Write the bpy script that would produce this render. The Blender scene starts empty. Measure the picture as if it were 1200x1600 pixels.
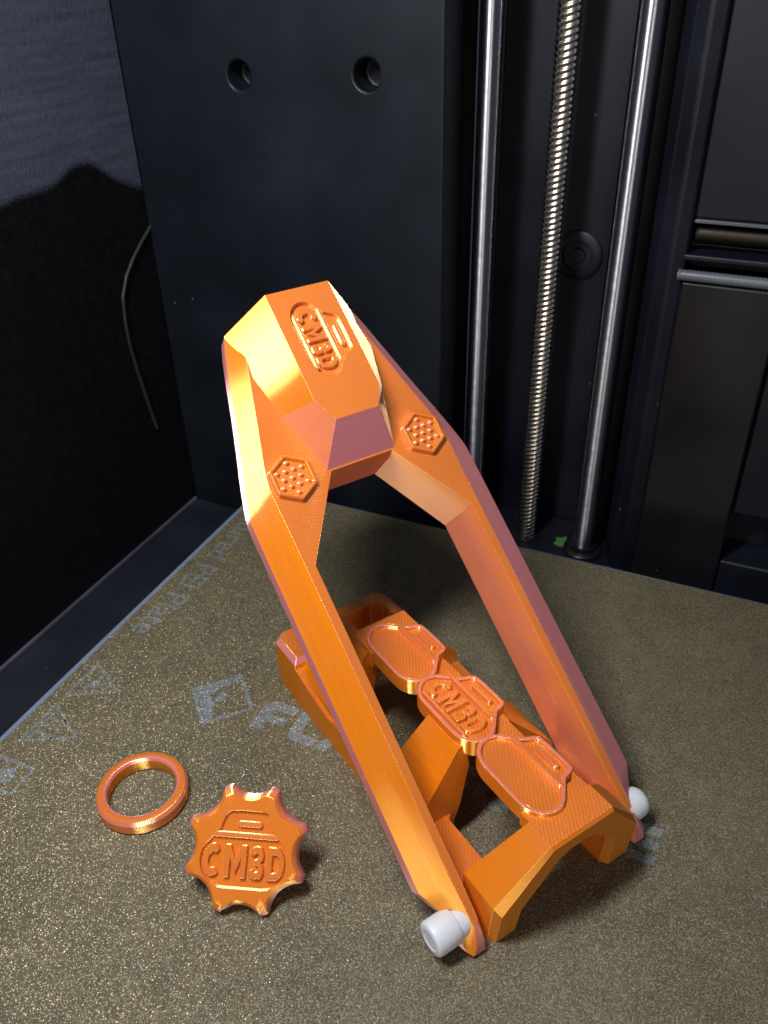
import bpy, bmesh, math, random
from mathutils import Vector, Matrix
random.seed(7)
PI = math.pi
sc = bpy.context.scene
COL = sc.collection
# one Blender unit is one centimetre
sc.unit_settings.system = 'METRIC'; sc.unit_settings.scale_length = 0.01

# ------------------------------------------------------------------ camera
cd = bpy.data.cameras.new('camera'); cam = bpy.data.objects.new('camera', cd); COL.objects.link(cam)
cd.sensor_fit = 'VERTICAL'; cd.sensor_height = 24.0; cd.sensor_width = 18.0
cd.lens = 1328.0 * 24.0 / 1600.0
cd.dof.use_dof = True; cd.dof.focus_distance = 21.5; cd.dof.aperture_fstop = 0.26
cd.clip_start = 0.5; cd.clip_end = 500.0
CAMROWS = ((0.9130, 0.2100, -0.3510), (0.4080, -0.5180, 0.7520), (-0.0240, -0.8290, -0.5580))
def cam_matrix():
    f = 1328.0
    def d(px, py): return Vector((px - 600.0, py - 800.0, f)).normalized()
    down = d(656, 2773); X = -d(-2850, 7); X = (X - down * X.dot(down)).normalized(); Z = -down; Y = Z.cross(X)
    # rows of R are the world axes in camera space (x right, y down, z forward)
    R = Matrix((X, Y, Z))
    right = R @ Vector((1, 0, 0)); up = R @ Vector((0, -1, 0)); back = R @ Vector((0, 0, -1))
    M = Matrix((right, up, back)).transposed().to_4x4()
    M.translation = Vector((0, 0, 20.7))
    return M
cam.matrix_world = cam_matrix()
sc.camera = cam

# ------------------------------------------------------------------ world, lamps, exposure
w = bpy.data.worlds.new('World'); sc.world = w; w.use_nodes = True
wb = w.node_tree.nodes['Background']; wb.inputs[0].default_value = (0.62, 0.72, 1.0, 1); wb.inputs[1].default_value = 0.13
sc.view_settings.view_transform = 'Standard'; sc.view_settings.look = 'None'
sc.view_settings.exposure = 0.12; sc.view_settings.gamma = 1.0; sc.view_settings.use_curve_mapping = False
def area(name, loc, tgt, sx, sy, watts, col):
    l = bpy.data.lights.new(name, 'AREA'); l.shape = 'RECTANGLE'; l.size = sx; l.size_y = sy; l.energy = watts; l.color = col
    o = bpy.data.objects.new(name, l); COL.objects.link(o); o.location = loc
    o.rotation_euler = (Vector(tgt) - Vector(loc)).to_track_quat('-Z', 'Y').to_euler()
    return o
area('chamber_led', (-12.7, 5, 33), (-9, 16, 3), 4, 14, 15000, (0.96, 0.98, 1.0))
area('room_light', (14, -36, 18), (-7, 16, 3), 16, 18, 8000, (1.0, 0.92, 0.80))

# ------------------------------------------------------------------ materials
class NT:
    def __init__(s, name):
        s.m = bpy.data.materials.new(name); s.m.use_nodes = True; s.t = s.m.node_tree; s.n = s.t.nodes
        s.b = s.n['Principled BSDF']
    def add(s, t, **kw):
        n = s.n.new(t)
        for k, v in kw.items(): setattr(n, k, v)
        return n
    def val(s, x, sock):
        if isinstance(x, bpy.types.NodeSocket): s.t.links.new(x, sock)
        elif x is not None: sock.default_value = x
    def math(s, op, a, b=None, c=None, clamp=False):
        n = s.add('ShaderNodeMath', operation=op, use_clamp=clamp)
        s.val(a, n.inputs[0]); s.val(b, n.inputs[1]); s.val(c, n.inputs[2]); return n.outputs[0]
    def mix(s, f, a, b):
        n = s.add('ShaderNodeMix', data_type='RGBA'); s.val(f, n.inputs[0]); s.val(a, n.inputs[6]); s.val(b, n.inputs[7]); return n.outputs[2]
    def noise(s, vec, scale, detail=2.0, rough=0.5, out=0):
        n = s.add('ShaderNodeTexNoise'); s.val(vec, n.inputs['Vector']); n.inputs['Scale'].default_value = scale
        n.inputs['Detail'].default_value = detail; n.inputs['Roughness'].default_value = rough; return n.outputs[out]
    def ramp(s, f, a, b, lo=0.0, hi=1.0):
        n = s.add('ShaderNodeMapRange'); s.val(f, n.inputs[0]); n.inputs[1].default_value = a; n.inputs[2].default_value = b
        n.inputs[3].default_value = lo; n.inputs[4].default_value = hi; return n.outputs[0]
    def bump(s, h, strength, dist, normal=None):
        n = s.add('ShaderNodeBump'); n.inputs['Strength'].default_value = strength; n.inputs['Distance'].default_value = dist
        s.val(h, n.inputs['Height'])
        if normal is not None: s.val(normal, n.inputs['Normal'])
        return n.outputs[0]
    def set(s, **kw):
        for k, v in kw.items(): s.val(v, s.b.inputs[k.replace('_', ' ')])
        return s.m
def rgb(r, g, b): return (r, g, b, 1.0)

def silk(name, ang, period, orange=(0.90, 0.225, 0.001), pinkc=(0.84, 0.28, 0.34), stripe=0.42, metal=0.42, wallbump=0.25):
    t = NT(name)
    tc = t.add('ShaderNodeTexCoord'); sx = t.add('ShaderNodeSeparateXYZ'); t.val(tc.outputs['Object'], sx.inputs[0])
    sn = t.add('ShaderNodeSeparateXYZ'); t.val(tc.outputs['Normal'], sn.inputs[0])
    top = t.ramp(t.math('ABSOLUTE', sn.outputs[2]), 0.93, 0.985)
    # extrusion lines of the top skin
    ca, sa = math.cos(ang), math.sin(ang)
    ph = t.math('ADD', t.math('MULTIPLY', sx.outputs[0], ca), t.math('MULTIPLY', sx.outputs[1], sa))
    wob = t.math('MULTIPLY', t.noise(tc.outputs['Object'], 3.0), 0.02)
    s = t.math('SINE', t.math('MULTIPLY', t.math('ADD', ph, wob), 2 * PI / period))
    s01 = t.math('MULTIPLY_ADD', s, 0.5, 0.5)
    # layer lines on the walls
    mp = t.add('ShaderNodeMapping'); mp.inputs['Scale'].default_value = (0.10, 0.10, 40.0); t.val(tc.outputs['Object'], mp.inputs[0])
    lay = t.noise(mp.outputs[0], 1.0, 3.0, 0.65)
    at = t.add('ShaderNodeAttribute'); at.attribute_name = 'pink'
    big = t.noise(tc.outputs['Object'], 0.9, 2.0)
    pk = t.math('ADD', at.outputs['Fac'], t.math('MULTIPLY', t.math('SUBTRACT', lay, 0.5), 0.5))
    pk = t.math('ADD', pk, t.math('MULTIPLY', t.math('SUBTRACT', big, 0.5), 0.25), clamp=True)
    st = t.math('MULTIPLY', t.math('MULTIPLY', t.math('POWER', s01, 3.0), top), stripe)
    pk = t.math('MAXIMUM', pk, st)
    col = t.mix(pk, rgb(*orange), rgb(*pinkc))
    col = t.mix(t.ramp(lay, 0.34, 0.66, 0.0, 0.75), col, t.mix(0.5, col, rgb(0.50, 0.10, 0.003)))
    h = t.math('ADD', t.math('MULTIPLY', s01, t.math('MULTIPLY', top, 1.0)), t.math('MULTIPLY', lay, t.math('MULTIPLY', t.math('SUBTRACT', 1.0, top), wallbump)))
    nrm = t.bump(h, 0.30, 0.02)
    # highlights spread across the extruded lines: tangent at right angles to them
    tz = t.add('ShaderNodeCombineXYZ'); t.val(t.math('MULTIPLY', top, ca), tz.inputs[0]); t.val(t.math('MULTIPLY', top, sa), tz.inputs[1]); t.val(t.math('SUBTRACT', 1.0, top), tz.inputs[2])
    tv = t.add('ShaderNodeVectorTransform', vector_type='VECTOR', convert_from='OBJECT', convert_to='WORLD'); t.val(tz.outputs[0], tv.inputs[0])
    ge = t.add('ShaderNodeNewGeometry')
    c1 = t.add('ShaderNodeVectorMath', operation='CROSS_PRODUCT'); t.val(ge.outputs['Normal'], c1.inputs[0]); t.val(tv.outputs[0], c1.inputs[1])
    c2 = t.add('ShaderNodeVectorMath', operation='CROSS_PRODUCT'); t.val(c1.outputs[0], c2.inputs[0]); t.val(ge.outputs['Normal'], c2.inputs[1])
    tn = t.add('ShaderNodeVectorMath', operation='NORMALIZE'); t.val(c2.outputs[0], tn.inputs[0])
    t.set(Anisotropic=0.9, Tangent=tn.outputs[0])
    t.set(Base_Color=col, Metallic=0.0, Roughness=0.38, Normal=nrm)
    t.set(Specular_IOR_Level=0.3)
    gl = t.add('ShaderNodeBsdfAnisotropic'); t.val(t.mix(pk, rgb(1.0, 0.62, 0.09), rgb(1.0, 0.58, 0.56)), gl.inputs['Color'])
    t.val(t.ramp(lay, 0.3, 0.7, 0.26, 0.40), gl.inputs['Roughness']); gl.inputs['Anisotropy'].default_value = -0.85
    t.val(nrm, gl.inputs['Normal']); t.val(tn.outputs[0], gl.inputs['Tangent'])
    g2 = t.add('ShaderNodeBsdfAnisotropic'); t.val(t.mix(pk, rgb(1.0, 0.70, 0.22), rgb(1.0, 0.68, 0.68)), g2.inputs['Color'])
    g2.inputs['Roughness'].default_value = 0.56; g2.inputs['Anisotropy'].default_value = -1.0
    t.val(nrm, g2.inputs['Normal']); t.val(tn.outputs[0], g2.inputs['Tangent'])
    mg = t.add('ShaderNodeMixShader'); mg.inputs[0].default_value = 0.5; t.t.links.new(gl.outputs[0], mg.inputs[1]); t.t.links.new(g2.outputs[0], mg.inputs[2])
    mx = t.add('ShaderNodeMixShader'); mx.inputs[0].default_value = metal
    t.t.links.new(t.b.outputs[0], mx.inputs[1]); t.t.links.new(mg.outputs[0], mx.inputs[2])
    t.t.links.new(mx.outputs[0], t.n['Material Output'].inputs['Surface'])
    return t.m
M_ARM = silk('silk_filament_arm', math.radians(75), 0.056)
M_BASE = silk('silk_filament_base', math.radians(147), 0.092)
M_KNOB = silk('silk_filament_knob', math.radians(40), 0.07, stripe=0.25, wallbump=0.5)

def plastic(name, col, rough=0.4, grain=30.0, strength=0.12, spec=0.5, var=0.35):
    t = NT(name); tc = t.add('ShaderNodeTexCoord')
    n1 = t.noise(tc.outputs['Object'], grain, 3.0, 0.6); n2 = t.noise(tc.outputs['Object'], 0.25, 3.0)
    c = t.mix(t.ramp(n2, 0.3, 0.7), rgb(*[x * (1 - var) for x in col]), rgb(*[x * (1 + var) for x in col]))
    vd = t.add('ShaderNodeTexVoronoi'); vd.inputs['Scale'].default_value = 0.9; vd.inputs['Randomness'].default_value = 1.0; t.val(tc.outputs['Object'], vd.inputs['Vector'])
    sd = t.add('ShaderNodeSeparateColor'); t.val(vd.outputs['Color'], sd.inputs[0])
    spot = t.math('MULTIPLY', t.math('LESS_THAN', vd.outputs['Distance'], t.math('MULTIPLY', sd.outputs[0], 0.045)), 0.35 if col[0] < 0.05 else 0.0)
    c = t.mix(spot, c, rgb(0.22, 0.22, 0.22))
    return t.set(Base_Color=c, Roughness=t.ramp(n2, 0.3, 0.7, rough - 0.06, rough + 0.08), Normal=t.bump(n1, strength, 0.03), Specular_IOR_Level=spec)
M_BLACK = plastic('black_plastic', (0.0032, 0.0040, 0.0085), 0.45, spec=0.32)
M_PANEL = plastic('black_painted_panel', (0.0032, 0.0052, 0.0090), 0.5, 45, 0.12, 0.30)
M_GLOSS = plastic('glossy_black_plastic', (0.006, 0.006, 0.007), 0.25, 12, 0.02)
M_TRAY = plastic('dark_tray_plastic', (0.006, 0.007, 0.014), 0.5)
M_RIM = plastic('grey_gasket', (0.05, 0.05, 0.075), 0.4)
M_RAIL = plastic('dull_grey_metal', (0.07, 0.075, 0.09), 0.35)
def side_wall_mat():
    t = NT('felted_black_wall'); tc = t.add('ShaderNodeTexCoord')
    n = t.noise(tc.outputs['Object'], 3.0, 6.0, 0.7); sp = t.noise(tc.outputs['Object'], 26.0, 2.0)
    c = t.mix(t.ramp(n, 0.4, 0.7), rgb(0.0022, 0.0022, 0.003), rgb(0.005, 0.005, 0.0065))
    c = t.mix(t.ramp(sp, 0.72, 0.78), c, rgb(0.04, 0.04, 0.045))
    return t.set(Base_Color=c, Roughness=0.45, Specular_IOR_Level=0.25, Normal=t.bump(n, 0.2, 0.05))
M_SIDE = side_wall_mat()
def lit_area_mat():  # paler blue-grey painted in for the lit area of the left wall
    t = NT('lit_area_paint'); tc = t.add('ShaderNodeTexCoord')
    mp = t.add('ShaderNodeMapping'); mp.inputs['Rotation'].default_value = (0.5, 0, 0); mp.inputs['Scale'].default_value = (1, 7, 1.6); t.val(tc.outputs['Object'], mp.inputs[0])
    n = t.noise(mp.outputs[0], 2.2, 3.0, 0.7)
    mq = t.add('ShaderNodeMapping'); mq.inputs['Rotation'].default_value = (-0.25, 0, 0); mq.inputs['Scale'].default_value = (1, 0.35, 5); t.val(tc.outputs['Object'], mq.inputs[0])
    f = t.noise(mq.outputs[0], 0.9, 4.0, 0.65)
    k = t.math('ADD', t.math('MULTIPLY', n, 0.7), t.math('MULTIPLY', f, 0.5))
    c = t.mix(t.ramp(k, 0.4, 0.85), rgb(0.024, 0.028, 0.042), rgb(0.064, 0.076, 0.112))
    fr = t.add('ShaderNodeAttribute'); fr.attribute_name = 'edge_fade'
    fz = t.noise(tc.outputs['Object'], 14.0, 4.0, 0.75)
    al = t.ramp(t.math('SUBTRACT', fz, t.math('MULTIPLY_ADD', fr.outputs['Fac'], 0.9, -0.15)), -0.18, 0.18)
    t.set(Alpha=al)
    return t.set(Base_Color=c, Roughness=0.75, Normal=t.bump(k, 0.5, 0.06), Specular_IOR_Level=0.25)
M_LIT_AREA = lit_area_mat()
def steel(name, col, rough, stretch=None):
    t = NT(name); tc = t.add('ShaderNodeTexCoord'); n = t.noise(tc.outputs['Object'], 4.0, 3.0)
    if stretch:
        cz = t.add('ShaderNodeCombineXYZ'); cz.inputs[2].default_value = 1.0; t.set(Anisotropic=stretch, Tangent=cz.outputs[0])
    return t.set(Base_Color=rgb(*col), Metallic=1.0, Roughness=t.ramp(n, 0.3, 0.7, rough - 0.04, rough + 0.05))
M_ROD = steel('polished_steel', (0.36, 0.365, 0.40), 0.36, 0.95)
M_SCREW = steel('lead_screw_steel', (0.52, 0.47, 0.40), 0.26)
M_BRASS = steel('dull_bronze_strip', (0.028, 0.024, 0.018), 0.5)
def nylon():
    t = NT('white_nylon'); tc = t.add('ShaderNodeTexCoord'); n = t.noise(tc.outputs['Object'], 6.0, 3.0)
    t.set(Base_Color=t.mix(n, rgb(0.46, 0.47, 0.51), rgb(0.56, 0.57, 0.60)), Roughness=0.5, Subsurface_Weight=0.35, Subsurface_Scale=0.2, Normal=t.bump(n, 0.08, 0.02))
    t.b.inputs['Subsurface Radius'].default_value = (1, 1, 1); return t.m
M_NYLON = nylon()
M_GREEN = plastic('green_plastic', (0.07, 0.17, 0.03), 0.5)
M_CORD = plastic('grey_braid', (0.005, 0.0055, 0.0075), 0.6, 20, 0.6)
def pei(name, dark, gold, flake=0.42, tint=None):
    t = NT(name); ge = t.add('ShaderNodeNewGeometry'); pos = ge.outputs['Position']
    v = t.add('ShaderNodeTexVoronoi'); v.inputs['Scale'].default_value = 34.0; t.val(pos, v.inputs['Vector'])
    v2 = t.add('ShaderNodeTexVoronoi'); v2.inputs['Scale'].default_value = 60.0; t.val(pos, v2.inputs['Vector'])
    r = t.add('ShaderNodeSeparateColor'); t.val(v.outputs['Color'], r.inputs[0])
    n = t.noise(pos, 0.35, 3.0); n3 = t.noise(pos, 14.0, 3.0, 0.7)
    isf = t.math('MULTIPLY', t.ramp(r.outputs[0], 1 - flake, 1 - flake + 0.25), t.ramp(v.outputs['Distance'], 0.55, 0.30))
    g2 = t.mix(r.outputs[1], rgb(*gold), rgb(gold[0] * 0.85, gold[1] * 0.95, gold[2] * 1.25))
    nw = t.noise(pos, 0.16, 5.0, 0.6); sc_ = t.noise(pos, 1.3, 4.0, 0.7)
    dk = t.mix(t.ramp(t.math('ADD', t.math('MULTIPLY', nw, 0.65), t.math('MULTIPLY', sc_, 0.35)), 0.36, 0.64), rgb(*[x * 0.78 for x in dark]), rgb(*[x * 1.28 for x in dark]))
    col = t.mix(t.math('MULTIPLY', isf, t.ramp(n3, 0.3, 0.75)), dk, g2)
    # each flake lies at its own slight tilt
    sb = t.add('ShaderNodeVectorMath', operation='SUBTRACT'); t.val(v.outputs['Color'], sb.inputs[0]); sb.inputs[1].default_value = (0.5, 0.5, 0.5)
    ml = t.add('ShaderNodeVectorMath', operation='MULTIPLY'); t.val(sb.outputs[0], ml.inputs[0]); ml.inputs[1].default_value = (0.9, 0.9, 0.0)
    s2 = t.add('ShaderNodeVectorMath', operation='SUBTRACT'); t.val(v2.outputs['Color'], s2.inputs[0]); s2.inputs[1].default_value = (0.5, 0.5, 0.5)
    m2 = t.add('ShaderNodeVectorMath', operation='MULTIPLY'); t.val(s2.outputs[0], m2.inputs[0]); m2.inputs[1].default_value = (0.5, 0.5, 0.0)
    ad = t.add('ShaderNodeVectorMath', operation='ADD'); t.val(ml.outputs[0], ad.inputs[0]); t.val(ge.outputs['Normal'], ad.inputs[1])
    a2 = t.add('ShaderNodeVectorMath', operation='ADD'); t.val(ad.outputs[0], a2.inputs[0]); t.val(m2.outputs[0], a2.inputs[1])
    nm = t.add('ShaderNodeVectorMath', operation='NORMALIZE'); t.val(a2.outputs[0], nm.inputs[0])
    t.set(Base_Color=col, Metallic=t.math('MULTIPLY', isf, 0.7), Roughness=t.ramp(n, 0.3, 0.7, 0.38, 0.46), Normal=nm.outputs[0], Specular_IOR_Level=0.4)
    return t.m
M_PEI = pei('gold_flecked_pei', (0.092, 0.076, 0.044), (0.78, 0.60, 0.30))
M_PRINT = pei('pale_print_on_pei', (0.122, 0.132, 0.130), (0.70, 0.68, 0.58), 0.45)
M_PRINT2 = pei('faint_print_on_pei', (0.118, 0.126, 0.118), (0.62, 0.55, 0.40), 0.42)
M_EDGE = plastic('plate_edge', (0.13, 0.165, 0.225), 0.3, 20, 0.02, var=0.1)

# ------------------------------------------------------------------ builders
def link(name, me, mats, parent=None, matrix=None, smooth=None):
    o = bpy.data.objects.new(name, me); COL.objects.link(o)
    for m in (mats if isinstance(mats, (list, tuple)) else [mats]): me.materials.append(m)
    if parent is not None: o.parent = parent
    if matrix is not None: o.matrix_local = matrix
    if smooth is not None:
        for p in me.polygons: p.use_smooth = True
        me.set_sharp_from_angle(angle=math.radians(smooth))
    return o
def bevel(o, width, seg=2, ang=28, mat=-1):
    m = o.modifiers.new('bevel', 'BEVEL'); m.width = width; m.segments = seg; m.limit_method = 'ANGLE'; m.angle_limit = math.radians(ang)
    m.material = mat; m.use_clamp_overlap = True
    if seg > 1 and not any(e.use_edge_sharp for e in o.data.edges):
        m.harden_normals = True
        for p in o.data.polygons: p.use_smooth = True
    return o
def tag(o, label=None, cat=None, group=None, kind=None):
    if label: o['label'] = label
    if cat: o['category'] = cat
    if group: o['group'] = group
    if kind: o['kind'] = kind
    return o
def empty(name, loc=(0, 0, 0), rot=(0, 0, 0)):
    o = bpy.data.objects.new(name, None); COL.objects.link(o); o.location = loc; o.rotation_euler = rot; o.empty_display_size = 0.5; return o

class MB:
    def __init__(s): s.v = []; s.f = []; s.p = []
    def vs(s, pts): i = len(s.v); s.v += [tuple(p) for p in pts]; return list(range(i, i + len(pts)))
    def face(s, idx, pink=0.0): s.f.append(tuple(idx)); s.p.append(pink)
    def loft(s, rings, cap0=True, cap1=True, pink=0.0, pc0=0.0, pc1=0.0, wallpink=None):
        n = len(rings[0]); ids = [s.vs(r) for r in rings]
        for k in range(len(ids) - 1):
            for i in range(n):
                j = (i + 1) % n
                pp = pink if wallpink is None else wallpink(k, i)
                s.face((ids[k][i], ids[k][j], ids[k + 1][j], ids[k + 1][i]), pp)
        if cap0: s.face(ids[0][::-1], pc0)
        if cap1: s.face(ids[-1], pc1)
        return ids
    def prism(s, poly, z0, z1, **kw): s.loft([[(x, y, z0) for x, y in poly], [(x, y, z1) for x, y in poly]], **kw)
    def box(s, x0, x1, y0, y1, z0, z1, **kw): s.prism([(x0, y0), (x1, y0), (x1, y1), (x0, y1)], z0, z1, **kw)
    def extr_y(s, poly, fy0, fy1, **kw):   # poly in (x, z), y from functions of z
        s.loft([[(x, fy1(z), z) for x, z in poly], [(x, fy0(z), z) for x, z in poly]], **kw)
    def cyl(s, c, ax, prof, seg=32, cap=True, pink=0.0):   # prof: (r, h) along axis
        ax = Vector(ax).normalized(); a = ax.orthogonal().normalized(); b = ax.cross(a); c = Vector(c)
        rings = []
        for r, h in prof:
            rings.append([c + ax * h + (a * math.cos(2 * PI * i / seg) + b * math.sin(2 * PI * i / seg)) * r for i in range(seg)])
        s.loft(rings, cap, cap, pink=pink, pc0=pink, pc1=pink)
    def tube(s, pts, r, seg=8, pink=0.0):
        pts = [Vector(p) for p in pts]; rings = []
        for i, p in enumerate(pts):
            d = (pts[min(i + 1, len(pts) - 1)] - pts[max(i - 1, 0)]).normalized()
            a = d.cross(Vector((0.31, 0.2, 0.93))).normalized(); b = d.cross(a)
            rings.append([p + (a * math.cos(2 * PI * k / seg) + b * math.sin(2 * PI * k / seg)) * r for k in range(seg)])
        s.loft(rings, pink=pink, pc0=pink, pc1=pink)
    def holed(s, outer, holes, z, pink=0.0):   # flat face with holes, facing +z
        bm = bmesh.new(); es = []
        for lp in [outer] + holes:
            vv = [bm.verts.new((x, y, z)) for x, y in lp]
            for i in range(len(vv)): es.append(bm.edges.new((vv[i], vv[(i + 1) % len(vv)])))
        bmesh.ops.triangle_fill(bm, use_beauty=True, use_dissolve=False, edges=es, normal=(0, 0, 1))
        bm.verts.index_update(); base = len(s.v); s.v += [tuple(v.co) for v in bm.verts]
        for f in bm.faces:
            ids = [base + v.index for v in f.verts]
            if f.normal.z < 0: ids.reverse()
            s.face(ids, pink)
        bm.free()
    def walls(s, poly, z0, z1, flip=False, pink=0.0):
        a = s.vs([(x, y, z0) for x, y in poly]); b = s.vs([(x, y, z1) for x, y in poly]); n = len(poly)
        for i in range(n):
            j = (i + 1) % n; q = (a[i], a[j], b[j], b[i]); s.face(q[::-1] if flip else q, pink)
    def flat(s, poly, z, pink=0.0): s.face(s.vs([(x, y, z) for x, y in poly]), pink)
    def mesh(s, name, fixn=True, weld=True):
        me = bpy.data.meshes.new(name); me.from_pydata(s.v, [], s.f)
        at = me.attributes.new('pink', 'FLOAT', 'FACE'); at.data.foreach_set('value', s.p)
        bm = bmesh.new(); bm.from_mesh(me)
        if weld: bmesh.ops.remove_doubles(bm, verts=bm.verts, dist=1e-5)
        if fixn: bmesh.ops.recalc_face_normals(bm, faces=bm.faces)
        bm.to_mesh(me); bm.free(); me.update(); return me
    def obj(s, name, mats, parent=None, matrix=None, smooth=None, fixn=True): return link(name, s.mesh(name, fixn), mats, parent, matrix, smooth)

def chaikin(p, it=2):
    for _ in range(it):
        q = []
        for i in range(len(p)):
            a, b = p[i], p[(i + 1) % len(p)]
            q += [(a[0] * .75 + b[0] * .25, a[1] * .75 + b[1] * .25), (a[0] * .25 + b[0] * .75, a[1] * .25 + b[1] * .75)]
        p = q
    return p
def area2(p): return sum(p[i][0] * p[(i + 1) % len(p)][1] - p[(i + 1) % len(p)][0] * p[i][1] for i in range(len(p)))
def ccw(p): return p if area2(p) > 0 else p[::-1]
def offset(p, d):   # inward for a ccw polygon
    out = []; n = len(p)
    for i in range(n):
        a, b, c = Vector(p[i - 1]), Vector(p[i]), Vector(p[(i + 1) % n])
        e1 = (b - a).normalized(); e2 = (c - b).normalized(); nn = Vector((-(e1 + e2).y, (e1 + e2).x))
        if nn.length < 1e-6: nn = Vector((-e1.y, e1.x))
        nn.normalize(); k = max(0.5, nn.dot(Vector((-e1.y, e1.x)))); out.append(tuple(b + nn * d / k))
    return out
def circle(cx, cy, r, n=28, a0=0): return [(cx + r * math.cos(a0 + 2 * PI * i / n), cy + r * math.sin(a0 + 2 * PI * i / n)) for i in range(n)]
def stadium(u0, u1, v0, v1, n=6):
    r = (v1 - v0) / 2; c = (v0 + v1) / 2
    return [(u1 - r + r * math.cos(-PI / 2 + PI * i / n), c + r * math.sin(-PI / 2 + PI * i / n)) for i in range(n + 1)] + \
           [(u0 + r + r * math.cos(PI / 2 + PI * i / n), c + r * math.sin(PI / 2 + PI * i / n)) for i in range(n + 1)]
# outline of the maker's badge: a rounded lozenge with a cap on its long side (u along the word, v up)
BADGE = [(-0.47 + 0.56 * math.cos(math.radians(a)), -0.06 + 0.56 * math.sin(math.radians(a))) for a in range(130, 271, 14)] + [(0.47 + 0.56 * math.cos(math.radians(a)), -0.06 + 0.56 * math.sin(math.radians(a))) for a in range(-90, 50, 14)] + \
    chaikin([(0.72, 0.46), (0.60, 0.56), (0.52, 0.94), (0.40, 1.0), (-0.36, 1.0), (-0.50, 0.94), (-0.62, 0.60), (-0.76, 0.46)], 1)[2:-2]

def arc(cx, cy, rx, ry, a0, a1, n=12): return [(cx + rx * math.cos(math.radians(a0 + (a1 - a0) * i / n)), cy + ry * math.sin(math.radians(a0 + (a1 - a0) * i / n))) for i in range(n + 1)]
GLYPHS = {'C': ([arc(.5, .5, .5, .5, 48, 312, 18) + arc(.54, .5, .25, .24, 300, 60, 12)], 1.05), 'D': ([[(0, 0), (.4, 0)] + arc(.42, .5, .58, .5, -90, 90, 14) + [(.4, 1), (0, 1)], [(.27, .23)] + arc(.42, .5, .31, .27, -90, 90, 10) + [(.27, .77)]], .95),
    'M': ([[(0, 0), (.25, 0), (.25, .58), (.5, .12), (.75, .58), (.75, 0), (1, 0), (1, 1), (.76, 1), (.5, .52), (.24, 1), (0, 1)]], 1.2),
    '3': ([[(.03, .76), (.12, .94), (.4, 1), (.76, .97), (.92, .8), (.9, .62), (.74, .52), (.94, .4), (.97, .2), (.8, .03), (.42, 0), (.1, .05), (.02, .26), (.28, .3), (.4, .22), (.6, .23), (.66, .33), (.56, .42), (.34, .42), (.34, .6), (.52, .6), (.61, .68), (.58, .77), (.42, .79), (.31, .7)]], .85)}
def word_letters(parent, mat, cx, cy, z0, z1, w_, h_, ang):
    gap = 0.16; tot = sum(GLYPHS[c][1] for c in 'CM3D') + 3 * gap; k = w_ / tot; x = -w_ / 2; ca, sa = math.cos(ang), math.sin(ang)
    for c in 'CM3D':
        loops, wd = GLYPHS[c]; m = MB()
        L = [[(cx + (x + u * wd * k) * ca - (v - .5) * h_ * sa, cy + (x + u * wd * k) * sa + (v - .5) * h_ * ca) for u, v in lp] for lp in loops]
        L = [ccw(lp) for lp in L]
        m.holed(L[0], L[1:], z1, 0.08); m.walls(L[0], z0, z1, pink=0.2)
        for lp in L[1:]: m.walls(lp, z0, z1, flip=True, pink=0.2)
        o = link('badge_letter', m.mesh('badge_letter', fixn=False), mat, parent); bevel(o, 0.02, 2, 35)
        x += (wd + gap) * k
def text_mesh(body, size=1.0, extrude=0.05, off=0.02, shear=0.0, res=3):
    cu = bpy.data.curves.new('lettering', 'FONT'); cu.body = body; cu.size = size; cu.extrude = extrude; cu.offset = off; cu.shear = shear
    cu.align_x = 'CENTER'; cu.align_y = 'CENTER'; cu.resolution_u = res
    o = bpy.data.objects.new('tmp', cu); COL.objects.link(o)
    dg = bpy.context.evaluated_depsgraph_get(); me = bpy.data.meshes.new_from_object(o.evaluated_get(dg))
    bpy.data.objects.remove(o); bpy.data.curves.remove(cu)
    at = me.attributes.new('pink', 'FLOAT', 'FACE'); at.data.foreach_set('value', [0.12] * len(me.polygons))
    me.name = 'lettering'; return me
def fit_text(me, w_, h_):
    xs = [v.co.x for v in me.vertices]; ys = [v.co.y for v in me.vertices]
    sx, sy = w_ / (max(xs) - min(xs)), h_ / (max(ys) - min(ys)); cx, cy = (max(xs) + min(xs)) / 2, (max(ys) + min(ys)) / 2
    for v in me.vertices: v.co.x = (v.co.x - cx) * sx; v.co.y = (v.co.y - cy) * sy

# ------------------------------------------------------------------ the printer chamber
XL = -24.1; FZ = -2.7
def struct(name, mb, mat, **kw):
    o = mb.obj(name, mat, **kw); o['kind'] = 'structure'; return o
m = MB(); m.box(-40, 40, -25, 40, FZ - 1, FZ); struct('floor', m, M_TRAY)
m = MB(); m.box(XL - 1, XL, 7, 36, FZ - 0.5, 27); struct('side_wall', m, M_SIDE)
m = MB(); m.box(-12.5, 14, 33.3, 34.3, FZ - 0.5, 27); struct('back_wall', m, M_BLACK)

# black tray ledge along the foot of the left wall
m = MB(); m.box(XL, XL + 0.16, 7, 28.98, FZ, FZ + 0.2)
tag(bevel(m.obj('gasket_strip', M_RIM), 0.05), 'thin grey gasket strip along the foot of the left wall', 'gasket')

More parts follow.
